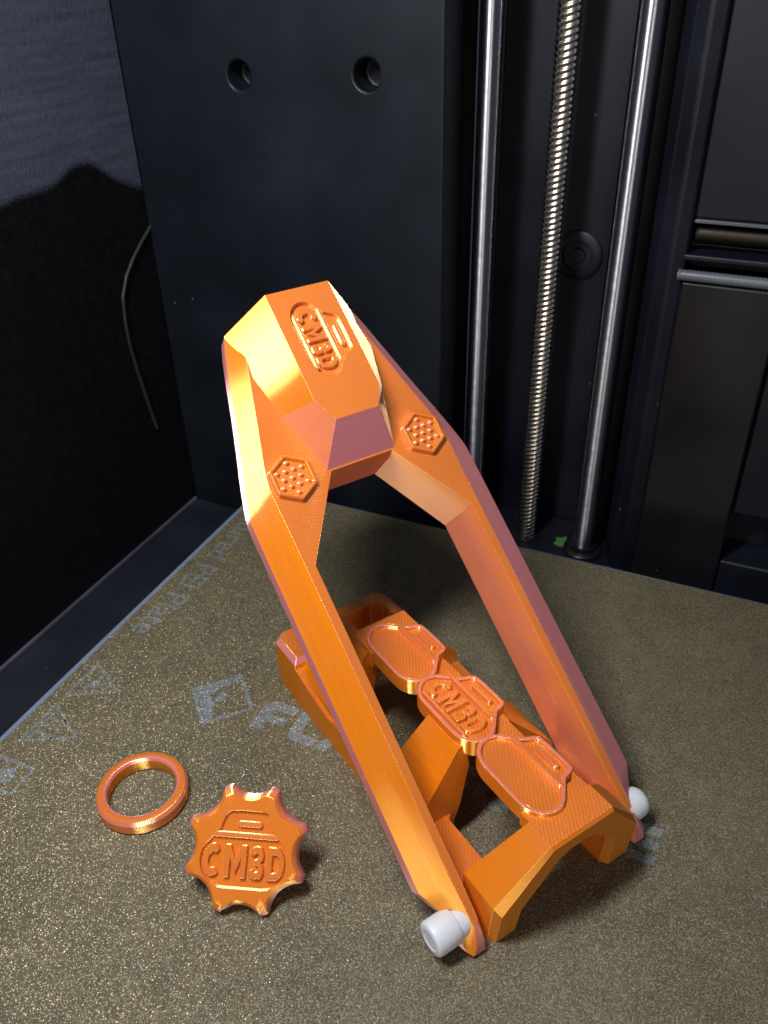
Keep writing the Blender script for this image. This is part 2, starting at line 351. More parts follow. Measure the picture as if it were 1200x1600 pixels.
# wide cover panel with two holes
def xz(o): return Matrix.Rotation(PI / 2, 4, 'X')
pm = MB()
outer = ccw([(XL + 0.02, FZ), (-10.9, FZ), (-10.9, 27), (XL + 0.02, 27)])
h1, h2 = circle(-18.82, 16.78, 0.47, 32), circle(-13.72, 16.92, 0.49, 32)
pm.holed(outer, [h1, h2], 0.0)
pm.walls(outer, -1.6, 0.0)
for h in (h1, h2): pm.walls(h, -1.0, 0.0, flip=True); pm.flat(h, -1.0)
cp = link('cover_panel', pm.mesh('cover_panel', fixn=False), M_PANEL, None, Matrix.Translation((0, 29, 0)) @ xz(0))
bevel(cp, 0.12, 3, 40)
tag(cp, 'wide matt black cover panel with two round holes', 'panel')

# recess between the panels: wall steps beside the rods
m = MB(); m.box(-10.75, -10.35, 31.9, 33.28, FZ, 27); tag(bevel(m.obj('corner_strip', M_BLACK), 0.1), 'narrow black corner strip beside the left steel rod', 'strip')
# black pillar right of the right rod
m = MB(); m.prism(ccw([(-4.15, 33.29), (-3.95, 31.4), (-3.5, 30.4), (-3.05, 30.15), (-2.55, 30.35), (-2.5, 33.29)]), FZ, 27)
tag(bevel(m.obj('pillar', M_BLACK), 0.12, 3), 'rounded black pillar between the right steel rod and the slotted panel', 'pillar')

# slotted black panel at the right
rp = empty('slotted_panel', (0, 0, 0)); tag(rp, 'black panel at the right edge with a slot and ribbed strips', 'panel')
m = MB()
m.box(-2.6, 12, 30.6, 33.27, 12.75, 27); o = bevel(m.obj('upper_plate', M_PANEL, rp), 0.1)
m = MB(); m.box(-2.62, 12, 31.6, 33.26, 10.9, 12.9); m.obj('slot_back', M_BLACK, rp)
m = MB(); m.cyl((-2.45, 31.1, 12.15), (1, 0, 0), [(0.36, 0)] + [(0.36 if k % 2 else 0.335, 0.06 * k) for k in range(1, 220)] + [(0.36, 13.3)], 20)
m.obj('ribbed_bar', M_BRASS, rp, smooth=50)
m = MB(); m.box(-2.55, 12, 30.55, 30.9, 12.62, 12.74); bevel(m.obj('slot_lip', M_RAIL, rp), 0.03)
m = MB(); m.box(-2.7, 12, 30.3, 31.58, 11.42, 11.64); bevel(m.obj('slot_lip', M_BLACK, rp), 0.08, 3)
m = MB(); m.box(-2.7, 12, 31.5, 31.59, 11.645, 11.70); bevel(m.obj('slot_lip', M_RAIL, rp), 0.02)
m = MB(); m.cyl((-2.75, 30.25, 10.95), (1, 0, 0), [(0.2, 0)] + [(0.2 if k % 2 else 0.175, 0.075 * k) for k in range(1, 180)] + [(0.2, 13.55)], 20)
m.obj('ribbed_strip', M_RAIL, rp, smooth=50)
m = MB(); m.box(-2.6, 0.72, 30.25, 33.25, FZ, 10.72); bevel(m.obj('lower_plate', M_GLOSS, rp), 0.12, 3)
m = MB(); m.box(0.74, 12, 30.55, 33.24, 1.75, 10.7); bevel(m.obj('lower_plate', M_PANEL, rp), 0.1, 3)
m = MB(); m.box(0.74, 12, 30.4, 33.23, FZ, -0.45); bevel(m.obj('ledge', M_BLACK, rp), 0.1, 3)
m = MB(); m.box(0.745, 12, 32.2, 33.22, -0.6, 1.9); m.obj('recess_back', M_BLACK, rp)
m = MB(); m.box(2.55, 2.75, 31.0, 33.2, -0.44, 1.76); bevel(m.obj('recess_rib', M_BLACK, rp), 0.05)

# motor plate carrying screw and rods
PZ = -2.0
m = MB(); m.prism(ccw(chaikin([(-11.5, 33.28), (-11.5, 30.6), (-9, 30.2), (-6, 30.3), (-3.4, 30.2), (-2.9, 30.9), (-3.1, 31.9), (-3.35, 32.4), (-3.4, 33.28)], 2)), FZ, PZ)
mp_ = m.obj('motor_plate', M_BLACK); bevel(mp_, 0.12, 3); tag(mp_, 'dark mounting plate at the foot of the steel rods', 'mounting plate')
for (x, y, r) in ((-10.02, 31.0, 0.46), (-4.87, 31.2, 0.48)):
    rt = empty('guide_rod', (x, y, PZ))
    m = MB(); m.cyl((0, 0, 0.03), (0, 0, 1), [(r, 0), (r, 29)], 40); m.obj('shaft', M_ROD, rt, smooth=40)
    m = MB(); m.cyl((0, 0, 0.003), (0, 0, 1), [(0.85, 0), (0.85, 0.1), (0.78, 0.16), (0.62, 0.18), (0.58, 0.36), (r + 0.004, 0.38)], 36); m.obj('collar', M_GLOSS, rt, smooth=40)
    tag(rt, 'polished steel guide rod left of the threaded screw' if x < -8 else 'polished steel guide rod right of the threaded screw, standing in a round collar', 'rod', 'steel guide rods')
# lead screw
def screw_mesh():
    R0, amp, starts, pitch = 0.40, 0.058, 4, 0.205; seg = 32; per = 7; rows = int(28 / (pitch / per)); v = []; f = []
    prof = [0, .35, .9, 1, 1, .9, .35]
    for k in range(rows + 1):
        z = 0.02 + k * pitch / per
        for i in range(seg):
            a = i / seg; t = (k / per - a * starts) % 1.0
            x = t * per; i0 = int(x) % per; fr = x - int(x); h = prof[i0] * (1 - fr) + prof[(i0 + 1) % per] * fr
            r = R0 + amp * (h - 0.5); v.append((r * math.cos(2 * PI * a), r * math.sin(2 * PI * a), z))
    for k in range(rows):
        for i in range(seg):
            j = (i + 1) % seg; f.append((k * seg + i, k * seg + j, (k + 1) * seg + j, (k + 1) * seg + i))
    f.append(tuple(range(seg))[::-1]); f.append(tuple(range(rows * seg, rows * seg + seg)))
    me = bpy.data.meshes.new('thread'); me.from_pydata(v, [], f); me.update(); return me
ls = empty('lead_screw', (-7.5, 31.35, PZ)); tag(ls, 'threaded lead screw standing between two polished steel rods', 'lead screw')
link('thread', screw_mesh(), M_SCREW, ls, smooth=60)
m = MB(); m.cyl((0, 0, 0.002), (0, 0, 1), [(0.62, 0), (0.62, 0.03), (0.5, 0.05)], 30); m.obj('bushing', M_GLOSS, ls, smooth=40)
m = MB(); m.cyl((-6.85, 33.29, 10.3), (0, -1, 0), [(0.95, 0), (0.95, 0.1), (0.85, 0.16), (0.6, 0.17), (0.55, 0.07), (0.3, 0.07), (0.27, 0.15), (0.02, 0.16)], 36)
tag(m.obj('hole_plug', M_BLACK, smooth=40), 'round black plug on the wall behind the threaded screw', 'plug')
m = MB(); m.prism(ccw([(0, 0), (0.35, -0.1), (0.62, 0.05), (0.72, 0.3), (0.5, 0.42), (0.42, 0.68), (0.22, 0.5), (-0.02, 0.48), (0.1, 0.26)]), 0, 0.11)
g = m.obj('plastic_scrap', M_GREEN); g.location = (-6.15, 31.05, PZ + 0.003); tag(bevel(g, 0.015), 'small green plastic scrap lying beside the rod collar', 'scrap')

# cord on the left wall
m = MB()
def yz(px): return px
cpts = [(29.3, 11.1), (28.3, 10.5), (27.6, 10.0), (27.0, 9.45), (26.55, 8.7), (26.4, 7.6), (26.4, 6.6), (26.55, 5.4), (26.75, 4.2), (26.95, 3.0), (27.1, 2.2)]
sm = []
for i in range(len(cpts) - 1):
    for k in range(5):
        t = k / 5; sm.append((XL + 0.10, cpts[i][0] * (1 - t) + cpts[i + 1][0] * t, cpts[i][1] * (1 - t) + cpts[i + 1][1] * t))
m.tube(sm, 0.085, 10); tag(m.obj('cord', M_CORD, smooth=60), 'thin dark braided cord hanging on the black left wall', 'cord')

# lit upper area of the left wall, put in as a thin paler sheet
def lit_area_mesh():
    lit_edge = [(7, 14.2), (12, 13.9), (19, 13.6), (21.6, 13.35), (22.4, 13.5), (23.4, 13.45), (24.4, 13.5), (25.2, 13.9), (26.0, 13.95), (26.6, 13.75), (27.4, 13.05), (29.0, 12.3)]
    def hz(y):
        for a, b in zip(lit_edge, lit_edge[1:]):
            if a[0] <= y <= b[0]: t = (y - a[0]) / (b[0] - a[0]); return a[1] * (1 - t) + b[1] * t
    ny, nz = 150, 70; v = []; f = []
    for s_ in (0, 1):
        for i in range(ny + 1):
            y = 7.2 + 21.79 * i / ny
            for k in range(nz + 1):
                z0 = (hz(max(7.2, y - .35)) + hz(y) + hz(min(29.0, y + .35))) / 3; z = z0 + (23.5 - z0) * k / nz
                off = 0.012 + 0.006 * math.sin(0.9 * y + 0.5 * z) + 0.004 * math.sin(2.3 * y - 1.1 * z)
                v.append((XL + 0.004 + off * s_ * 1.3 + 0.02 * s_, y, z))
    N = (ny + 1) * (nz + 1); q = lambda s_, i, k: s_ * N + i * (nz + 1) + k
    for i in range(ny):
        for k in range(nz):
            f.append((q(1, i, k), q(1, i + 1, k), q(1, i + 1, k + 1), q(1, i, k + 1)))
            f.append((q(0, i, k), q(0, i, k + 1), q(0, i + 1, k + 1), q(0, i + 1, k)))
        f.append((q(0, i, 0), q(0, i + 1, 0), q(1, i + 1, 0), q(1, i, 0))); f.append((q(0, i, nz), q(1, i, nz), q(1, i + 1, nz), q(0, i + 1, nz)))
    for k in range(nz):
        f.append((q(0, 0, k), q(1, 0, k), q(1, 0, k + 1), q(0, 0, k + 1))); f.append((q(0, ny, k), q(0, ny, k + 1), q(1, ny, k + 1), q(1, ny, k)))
    me = bpy.data.meshes.new('lit_area_sheet'); me.from_pydata(v, [], f); me.update()
    at = me.attributes.new('edge_fade', 'FLOAT', 'POINT')   # fades the painted lit area out along its lower edge
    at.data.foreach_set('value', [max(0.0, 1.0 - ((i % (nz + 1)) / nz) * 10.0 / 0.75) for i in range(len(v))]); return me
tag(link('lit_area_sheet', lit_area_mesh(), M_LIT_AREA, smooth=50), 'thin blue-grey sheet standing in for the lit upper area of the left wall, with a soft uneven lower edge', 'cloth')

# ------------------------------------------------------------------ build plate
bp = empty('build_plate', (-8, 14, 0)); tag(bp, 'dark gold-flecked textured build plate with faint grey print', 'build plate')
off = Matrix.Translation((8, -14, 0))
PX0, PX1, PY0, PY1 = -19.07, 4.6, -2.0, 27.63
m = MB(); m.prism(ccw(chaikin([(PX0, PY0), (PX1, PY0), (PX1, PY1), (PX0, PY1)], 0)), -0.3, 0.0)
sheet = m.obj('plate_sheet', [M_PEI, M_EDGE], bp, off)
for p in sheet.data.polygons:
    if abs(p.normal.z) < 0.5: p.material_index = 1
bevel(sheet, 0.025, 1, 40, 1)
m = MB(); m.box(PX0 + 0.35, PX1 - 0.3, PY0, PY1 - 0.5, -1.6, -0.305); m.obj('heater_block', M_TRAY, bp, off)
m = MB(); m.box(PX0 + 0.002, PX0 + 0.17, PY0 + 0.01, PY1 - 0.10, -0.02, 0.006); m.obj('border_strip', M_EDGE, bp, off)
m = MB(); m.box(PX0 + 0.172, PX1 - 0.01, PY1 - 0.06, PY1 - 0.003, -0.02, 0.006); m.obj('border_strip', M_RAIL, bp, off)
PR = 0.004
def flat_print(name, polys, mat, holes=None, z=PR):
    m = MB()
    for i, p in enumerate(polys): m.flat(ccw(p), z + 0.0008 * i)
    return m.obj(name, mat, bp, off, fixn=False)
# big word on the plate: letters 1.25 cm tall along +x, slanted, rounded corners; most of it lies under the stand
def sh(poly, x0, y0=15.12, k=0.0): return [(x0 + x + k * y, y0 + y) for x, y in poly]
LF = chaikin([(0, 0), (.40, 0), (.40, .42), (1.02, .42), (1.02, .74), (.40, .74), (.40, .80), (.46, .90), (1.12, .90), (1.12, 1.25), (.30, 1.25), (.06, 1.1), (0, .8)], 0)
def letter_polys(ch):
    H = 1.25
    if ch == 'F': return [[(0, 0), (.38, 0), (.38, .82), (.46, .9), (.0, .95)], [(0, .78), (.38, .78), (.46, .9), (1.12, .9), (1.12, 1.25), (.36, 1.25), (.2, 1.21), (.08, 1.1), (.02, .97)], [(.385, .36), (1.02, .36), (1.02, .68), (.385, .68)]]
    if ch == 'L': return [[(0, .37), (.38, .37), (.38, 1.25), (0, 1.25)], [(0, .366), (.02, .2), (.1, .07), (.24, 0), (1.0, 0), (1.0, .34), (.44, .34), (.38, .366)]]
    if ch == 'A': return [[(0, 0), (.4, 0), (.76, 1.25), (.5, 1.25)], [(1.28, 0), (.88, 0), (.51, 1.24), (.77, 1.25)], [(.3, .28), (.98, .28), (.9, .55), (.38, .55)]]
    if ch == 'S': return [[(0, 0), (1, 0), (1, .3), (0, .3)], [(.68, .304), (1, .304), (1, .48), (.68, .48)], [(0, .484), (1, .484), (1, .78), (0, .78)], [(0, .784), (.34, .784), (.34, .94), (0, .94)], [(0, .944), (1, .944), (1, 1.25), (0, 1.25)]]
    if ch == 'H': return [[(0, 0), (.34, 0), (.34, 1.25), (0, 1.25)], [(.74, 0), (1.08, 0), (1.08, 1.25), (.74, 1.25)], [(.344, .46), (.736, .46), (.736, .78), (.344, .78)]]
    if ch == 'O': return [[(0, .1), (.34, .3), (.34, .95), (0, 1.15)], [(.1, 0), (1.0, 0), (.76, .296), (.34, .296)], [(.76, .3), (1.1, .1), (1.1, 1.15), (.76, .95)], [(.1, 1.25), (.34, .954), (.76, .954), (1.0, 1.25)]]
    if ch == 'R': return [[(0, 0), (.34, 0), (.34, 1.25), (0, 1.25)], [(.344, .93), (1.0, .93), (.9, 1.25), (.344, 1.25)], [(.7, .5), (1.05, .5), (1.05, .926), (.7, .926)], [(.344, .4), (.95, .4), (1.0, .496), (.344, .7)], [(.6, .396), (.7, 0), (1.1, 0), (.95, .396)]]
    if ch == 'G': return [[(0, .2), (.34, .3), (.34, .95), (0, 1.05)], [(0, .19), (.2, 0), (1.05, 0), (1.05, .29), (.34, .29)], [(.72, .294), (1.05, .294), (1.05, .66), (.55, .66), (.55, .5), (.72, .5)], [(0, 1.06), (.34, .96), (1.05, .96), (1.05, 1.25), (.2, 1.25)]]
    if ch == 'E': return [[(0, 0), (1.0, 0), (1.0, .30), (0, .30)], [(0, .46), (1.0, .46), (1.0, .77), (0, .77)], [(0, .93), (1.0, .93), (1.0, 1.25), (0, 1.25)], [(0, .304), (.34, .304), (.34, .456), (0, .456)], [(0, .774), (.34, .774), (.34, .926), (0, .926)]]
xs = [-12.02, -10.75, -9.72, -8.3, -7.1, -5.85, -4.6, -3.25, -1.85, -0.4]
for ch, x0 in zip('FLASHFORGE', xs):
    flat_print('print_letter', [sh(p, x0, k=0.04) for p in letter_polys(ch)], M_PRINT)
# diamond emblem
def frame_poly(pts, wd):
    p = ccw(pts); q = offset(p, wd); m = MB(); n = len(p)
    for i in range(n):
        j = (i + 1) % n; m.flat([p[i], p[j], q[j], q[i]], PR)
    return m
DI = [(-14.67, 15.74), (-13.45, 17.0), (-12.24, 15.77), (-13.45, 14.53)]
m = frame_poly(DI, 0.13)
ex, ey = Vector((0.707, 0.707)), Vector((-0.707, 0.707)); dc = Vector((-13.45, 15.76))
def dl(a, b): p = dc + ex * a + ey * b; return (p.x, p.y)
# filled left corner with a stepped flash cut out of it (a along the lower-left to upper-right, b towards the upper left)
for poly in ([(-.73, -.73), (-.48, -.73), (-.28, -.12), (-.36, .3), (-.1, .73), (-.73, .73)], [(-.099, .729), (-.355, .3), (.1, .5), (.73, .6), (.73, .729)], [(-.28, -.12), (.12, -.05), (.22, .22), (-.05, .25), (-.22, .12)]):
    m.flat(ccw([dl(a, b) for a, b in poly]), PR + 0.0006)
m.obj('print_emblem', M_PRINT, bp, off, fixn=False)
# warning triangles near the left edge, pointing right
def tri(cx0, ya, yb, xr, sym):
    P = [(cx0, yb), (xr, (ya + yb) / 2), (cx0, ya)]; m = frame_poly(P, 0.10); yc = (ya + yb) / 2; xc = cx0 + (xr - cx0) * 0.36
    if sym == 'heat':
        for dy in (-.32, 0, .32):
            for k in range(7):
                a = xc - 0.28 + k * 0.085; s0, s1 = 0.07 * math.sin(k * 1.5), 0.07 * math.sin((k + 1) * 1.5)
                m.flat(ccw([(a, yc + dy + s0 - .055), (a + .086, yc + dy + s1 - .055), (a + .086, yc + dy + s1 + .055), (a, yc + dy + s0 + .055)]), PR)
        m.flat(ccw([(xc - .42, yc - .55), (xc - .33, yc - .55), (xc - .33, yc + .55), (xc - .42, yc + .55)]), PR)
    else:
        m.flat(ccw(circle(xc, yc, 0.20, 20)), PR)
        for a in range(5):
            t = a * 2 * PI / 5 + .3; m.flat(ccw(circle(xc + .33 * math.cos(t), yc + .33 * math.sin(t), .085, 10)), PR)
    m.obj('print_triangle', M_PRINT2, bp, off, fixn=False)
tri(-18.43, 13.74, 15.56, -16.80, 'burst'); tri(-18.43, 11.64, 13.48, -16.76, 'heat')
m = frame_poly([(-18.5, 10.0), (-17.1, 10.0), (-17.1, 11.1), (-18.5, 11.1)], 0.12); m.flat(ccw(circle(-17.8, 10.55, .3, 16)), PR)
m.obj('print_symbol', M_PRINT2, bp, off, fixn=False)
tm = text_mesh('Textured PEI Plate', 1.0, 0.0, 0.012); fit_text(tm, 9.7, 1.0)
for v in tm.vertices: v.co.z = 0.0
def islands(me):
    bm = bmesh.new(); bm.from_mesh(me); bmesh.ops.remove_doubles(bm, verts=bm.verts, dist=1e-4); bm.verts.ensure_lookup_table(); seen = set(); out = []
    for v0 in bm.verts:
        if v0 in seen: continue
        st_ = [v0]; comp = set()
        while st_:
            v = st_.pop()
            if v in comp: continue
            comp.add(v); st_ += [e.other_vert(v) for e in v.link_edges]
        seen |= comp; vs = list(comp); ix = {v: i for i, v in enumerate(vs)}
        fs = [[ix[v] for v in f.verts] for f in bm.faces if f.verts[0] in comp]
        if fs: m2 = bpy.data.meshes.new('print_letter'); m2.from_pydata([tuple(v.co) for v in vs], [], fs); m2.update(); out.append(m2)
    bm.free(); return out
for me in islands(tm):
    link('print_letter', me, M_PRINT2, bp, Matrix.Translation((8 - 17.98, -14 + 17.3 + 4.85, PR)) @ Matrix.Rotation(-PI / 2, 4, 'Z'))

# ------------------------------------------------------------------ the stand
HX, HY, HZ, XC, TH = 0.0, 0.62, 0.70, 2.36, math.radians(41)
st = empty('phone_stand', (-2.708, 11.382, 0.0), (0, 0, math.radians(57.4)))
tag(st, 'glossy orange 3D-printed stand with its hinged frame raised over an openwork base', 'stand')

# ---- arm
def arm_mesh():
    # outer half outline: (front, mid, back) each (half width, s)
    O_ = [((2.75, -0.18), (2.96, -0.90), (2.96, -0.60), (2.86, 1.0)),
          ((2.80, -0.06), (3.10, -0.70), (3.10, -0.50), (2.9, 1.05)),
          ((2.80, 0.12), (3.12, 0.12), (3.12, 0.14), (2.9, 1.15)),
          ((2.81, 0.60), (3.38, 0.62), (3.38, 0.66), (2.97, 1.4)),
          ((2.82, 0.95), (3.58, 1.02), (3.58, 1.08), (3.0, 1.8)),
          ((2.83, 10.6), (3.58, 10.3), (3.58, 10.3), (3.0, 10.2)),
          ((2.85, 11.55), (3.57, 11.15), (3.57, 11.20), (3.0, 10.95)),
          ((2.76, 12.25), (3.30, 12.25), (3.30, 12.28), (2.8, 12.1)),
          ((2.43, 13.45), (2.84, 13.78), (2.84, 13.78), (2.5, 13.6)),
          ((1.76, 15.90), (2.04, 16.48), (2.04, 16.48), (1.8, 16.42)),
          ((1.50, 16.62), (1.50, 16.62), (1.50, 16.60), (1.4, 16.5))]
    I_ = [((0.98, 11.70), (1.06, 11.64), (1.06, 11.64), (1.08, 11.64)),
          ((2.56, 9.46), (2.47, 9.36), (2.47, 9.36), (2.49, 9.36)),
          ((2.58, 0.8), (2.48, 0.8), (2.48, 0.8), (2.50, 1.5)),
          ((2.60, -0.06), (2.50, -0.72), (2.50, -0.50), (2.50, 1.05)),
          ((2.64, -0.18), (2.60, -0.90), (2.60, -0.60), (2.54, 1.0))]
    def dense(L, a, b, k=4):
        out = L[:a]
        for i in range(a, b):
            p0, p1, p2, p3 = L[max(i - 1, 0)], L[i], L[i + 1], L[min(i + 2, len(L) - 1)]
            for q in range(k):
                t = q / k; h = []
                for c0, c1, c2, c3 in zip(p0, p1, p2, p3):
                    h.append(tuple(0.5 * (2 * y1 + (y2 - y0) * t + (2 * y0 - 5 * y1 + 4 * y2 - y3) * t * t + (3 * y1 - y0 - 3 * y2 + y3) * t ** 3) for y0, y1, y2, y3 in zip(c0, c1, c2, c3)))
                out.append(tuple(h))
        return out + L[b:]
    O_ = dense(O_, 6, 9)
    def at(lv):
        P = [o[lv] for o in O_]; Q = [i[lv] for i in I_]
        loop = [(x, s) for x, s in P] + [(-x, s) for x, s in P[::-1]] + [(-x, s) for x, s in Q[::-1]] + [(x, s) for x, s in Q]
        return loop
    m = MB(); nO = len(O_); n = 2 * (nO + len(I_))
    lev = [(0, 0.40), (1, 0.0), (2, -0.42), (3, -1.38)]
    A0, A1 = at(0), at(1)
    def mixl(t, tip): return [((a[0] * (1 - t) + b[0] * t, a[1] * (1 - t) + b[1] * t) if a[1] > -0.15 else (a[0] * (1 - t) + b[0] * t, tip)) for a, b in zip(A0, A1)]
    # inner walls run straight up to a small chamfer: handled by the front ring being only slightly narrower
    rings = [[(x, s, z) for x, s in at(l)] for l, z in lev]
    rings[1:1] = [[(x, s, 0.30) for x, s in mixl(0.25, -0.46)], [(x, s, 0.16) for x, s in mixl(0.6, -0.74)]]
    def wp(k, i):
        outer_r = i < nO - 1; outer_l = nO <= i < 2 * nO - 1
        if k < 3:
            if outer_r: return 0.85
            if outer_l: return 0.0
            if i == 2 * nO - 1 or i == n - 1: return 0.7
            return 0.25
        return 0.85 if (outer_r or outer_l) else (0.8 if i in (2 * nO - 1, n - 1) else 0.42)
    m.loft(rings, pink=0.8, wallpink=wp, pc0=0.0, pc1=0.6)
    # raised head block (its skirt runs into the plate)
    top = [(1.0, 16.74), (1.03, 13.42), (0.68, 12.74)]
    bot = [(2.03, 16.52), (1.95, 14.9), (1.66, 13.62), (1.12, 11.74)]
    bz = [0.04, 0.36, 0.37, 0.385]
    tp = [(1.0, 16.74), (1.01, 15.0), (1.02, 13.42), (0.68, 12.74)]
    def mir(p): return p + [(-x, y) for x, y in p[::-1]]
    T = mir(tp); B = mir(bot); Z = bz + bz[::-1]; N = len(T)
    lo = m.vs([(x, s, 0.0) for x, s in B]); b_ = m.vs([(x, s, z) for (x, s), z in zip(B, Z)]); mid = m.vs([(x, s, 1.4) for x, s in T])
    for i in range(N):
        j = (i + 1) % N
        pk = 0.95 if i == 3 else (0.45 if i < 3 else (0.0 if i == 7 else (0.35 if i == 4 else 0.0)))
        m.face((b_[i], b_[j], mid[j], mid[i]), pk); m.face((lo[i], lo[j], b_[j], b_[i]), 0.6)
    # top face with the badge recess
    bl = ccw([(-0.08 + 0.86 * v, 15.12 - 1.13 * u) for u, v in BADGE])
    D = 0.13
    m.holed(ccw(T), [bl], 1.4); m.walls(bl, 1.4 - D, 1.4, flip=True, pink=0.3)
    m.flat(bl, 1.4 - D)
    me = m.mesh('arm', fixn=False); return me
def recalc_islands(me):
    bm = bmesh.new(); bm.from_mesh(me); bmesh.ops.recalc_face_normals(bm, faces=bm.faces); bm.to_mesh(me); bm.free()
ARM = Matrix.Translation((XC, HY, HZ)) @ Matrix.Rotation(TH, 4, 'X')
ame = arm_mesh(); recalc_islands(ame)
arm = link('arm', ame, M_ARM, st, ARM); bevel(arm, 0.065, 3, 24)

def badge_inside(parent, cx, cy, z, su, sv, h, letters=True, lower=True, matm=M_ARM, letter_h=0.68):
    # u runs towards -y, v towards +x of the parent's frame
    def P(poly): return ccw([(cx + sv * v, cy - su * u) for u, v in poly])
    m = MB()
    m.prism(P(stadium(-0.86, 0.74, 0.42, 0.55)), z - 0.02, z + h, pink=0.3, pc1=0.15)
    m.prism(P(stadium(-0.30, 0.34, 0.70, 0.83)), z - 0.02, z + h, pink=0.3, pc1=0.15)
    if lower: m.prism(P(stadium(-0.78, 0.78, -0.50, -0.40)), z - 0.02, z + h, pink=0.3, pc1=0.15)
    o = m.obj('badge_bars', matm, parent); bevel(o, 0.022, 2, 40)
    if letters:
        word_letters(parent, matm, cx - 0.03 * sv, cy, z - 0.02, z + h, 1.62 * su, letter_h * sv, -PI / 2)
badge_inside(arm, -0.08, 15.12, 1.27, 1.13, 0.86, 0.12)

# hexagonal bosses with a grid of bumps
def hex_boss(cx, cy):
    m = MB(); z0 = 0.385
    def hexp(r): return [(cx + r * math.cos(PI / 6 + k * PI / 3), cy + r * math.sin(PI / 6 + k * PI / 3)) for k in range(6)]
    o1, i1 = hexp(0.69), hexp(0.56)
    m.walls(o1, z0, 0.56, pink=0.2); m.holed(o1, [i1], 0.56, 0.1); m.walls(i1, 0.47, 0.56, flip=True); m.flat(i1, 0.47)
    me = m.mesh('hex_boss'); o = link('hex_boss', me, M_ARM, arm); bevel(o, 0.05, 3, 25)
    d = MB(); sp = 0.25
    for j in range(-3, 4):
        for i in range(-3, 4):
            x = (i + 0.5 * (j % 2)) * sp; y = j * sp * 0.87
            if max(abs(x * math.cos(a) + y * math.sin(a)) for a in (0, PI / 3, 2 * PI / 3)) < 0.46:
                d.cyl((cx + x, cy + y, 0.46), (0, 0, 1), [(0.078, 0), (0.074, 0.04), (0.052, 0.08), (0.02, 0.095)], 10, pink=0.35)
    d.obj('bumps', M_ARM, arm, smooth=60)['kind'] = 'stuff'
hex_boss(-2.14, 11.86); hex_boss(2.13, 11.86)

# ---- hinge pins
def pin(x, sgn, k=1.0):
    m = MB()
    m.cyl((x, HY, HZ - 0.02), (sgn, 0, 0), [(0.395, -0.2), (0.395, 0.10), (0.43, 0.11), (0.45, 0.15), (0.45, 0.72), (0.43, 0.78), (0.385, 0.81), (0.27, 0.815), (0.25, 0.795), (0.02, 0.795)] if sgn < 0 else [(0.42, -0.2), (0.43, 0.05), (0.43, 0.3), (0.40, 0.45), (0.33, 0.53), (0.2, 0.57), (0.02, 0.58)], 40)
    m.obj('hinge_pin', M_NYLON, st, smooth=35)
pin(XC - 3.0, -1); pin(XC + 2.9, 1)

# ---- base
b_ = MB(); W = 4.72; ZT = 3.05
# front portal
def yf(z): return -0.02 - 0.09 * z
def yb(z): return 1.2 if z < 1.5 else 1.2 - 0.40 * (z - 1.5)
portal = [(0.0, 0.0), (0.89, 0.0), (0.93, 0.97), (1.75, 2.35), (2.1, 2.5), (2.62, 2.5), (2.97, 2.35), (3.7, 1.4), (3.80, 0.97), (3.83, 0.0), (4.70, 0.0), (W, 0.4), (W, 1.45), (3.42, ZT), (1.42, ZT), (0.0, 1.45)]
pfront = [(0.10, 0.0), (0.72, 0.0), (0.78, 0.9), (1.75, 2.35), (2.1, 2.5), (2.62, 2.5), (2.97, 2.35), (3.82, 1.35), (3.95, 0.9), (3.97, 0.0), (4.66, 0.0), (W - 0.06, 0.36), (W - 0.06, 1.36), (3.40, ZT - 0.08), (1.46, ZT - 0.08), (0.13, 1.22)]
b_.loft([[(x, yb(z), z) for x, z in portal], [(x, yf(z) + 0.05 + 0.14 * max(0, min(1, (3.3 - z) / 1.5)), z) for x, z in portal], [(x, yf(z) - 0.02, z) for x, z in pfront]])
def rib(y0, y1, s):
    def X(x): return x if s < 0 else W - x
    poly = [(X(0.02), 0.3), (X(0.88), 0.01), (X(1.12), 0.5), (X(1.34), 1.1), (X(1.76), 2.2), (X(1.75), 2.93), (X(1.5), 2.93), (X(0.02), 1.36)]
    b_.extr_y(poly, lambda z: y0 + 0.18 * max(0, z - 1), lambda z: y1 - 0.10 * max(0, z - 1))
for s in (-1, 1):
    rib(3.05, 5.0, s)
rib(7.55, 9.9, -1); rib(7.55, 8.0, 1)
# side rails
def rail(s):
    def X(x): return x if s < 0 else W - x
    prof = [(0.3, 0.0), (0.3, 0.95), (6.9, 0.98), (7.8, 1.1), (9.0, 1.33), (10.0, 1.60), (10.0, 0.0)]
    if s > 0: prof = [(y, min(z, 1.0)) for y, z in prof]
    r = [[(X(0.005 if y < 7 or s > 0 else -0.115), y, z) for y, z in prof], [(X(0.86), y, z) for y, z in prof]]
    b_.loft(r)
rail(-1); rail(1)
def fillet(x0, y0, sx, sy, R, z0, z1):   # concave corner piece of a window
    p = [(x0, y0)] + [(x0 + sx * (R - R * math.cos(t * PI / 16)), y0 + sy * (R - R * math.sin(t * PI / 16))) for t in range(9)]
    b_.prism(ccw(p), z0, z1)
for s in (-1, 1):
    xx = 0.84 if s < 0 else W - 0.84
    fillet(xx, 3.10, -s, -1, 0.34, 0.02, 0.93); fillet(xx, 4.93, -s, 1, 0.34, 0.02, 0.92); fillet(xx, 1.13, -s, 1, 0.4, 0.02, 0.92)
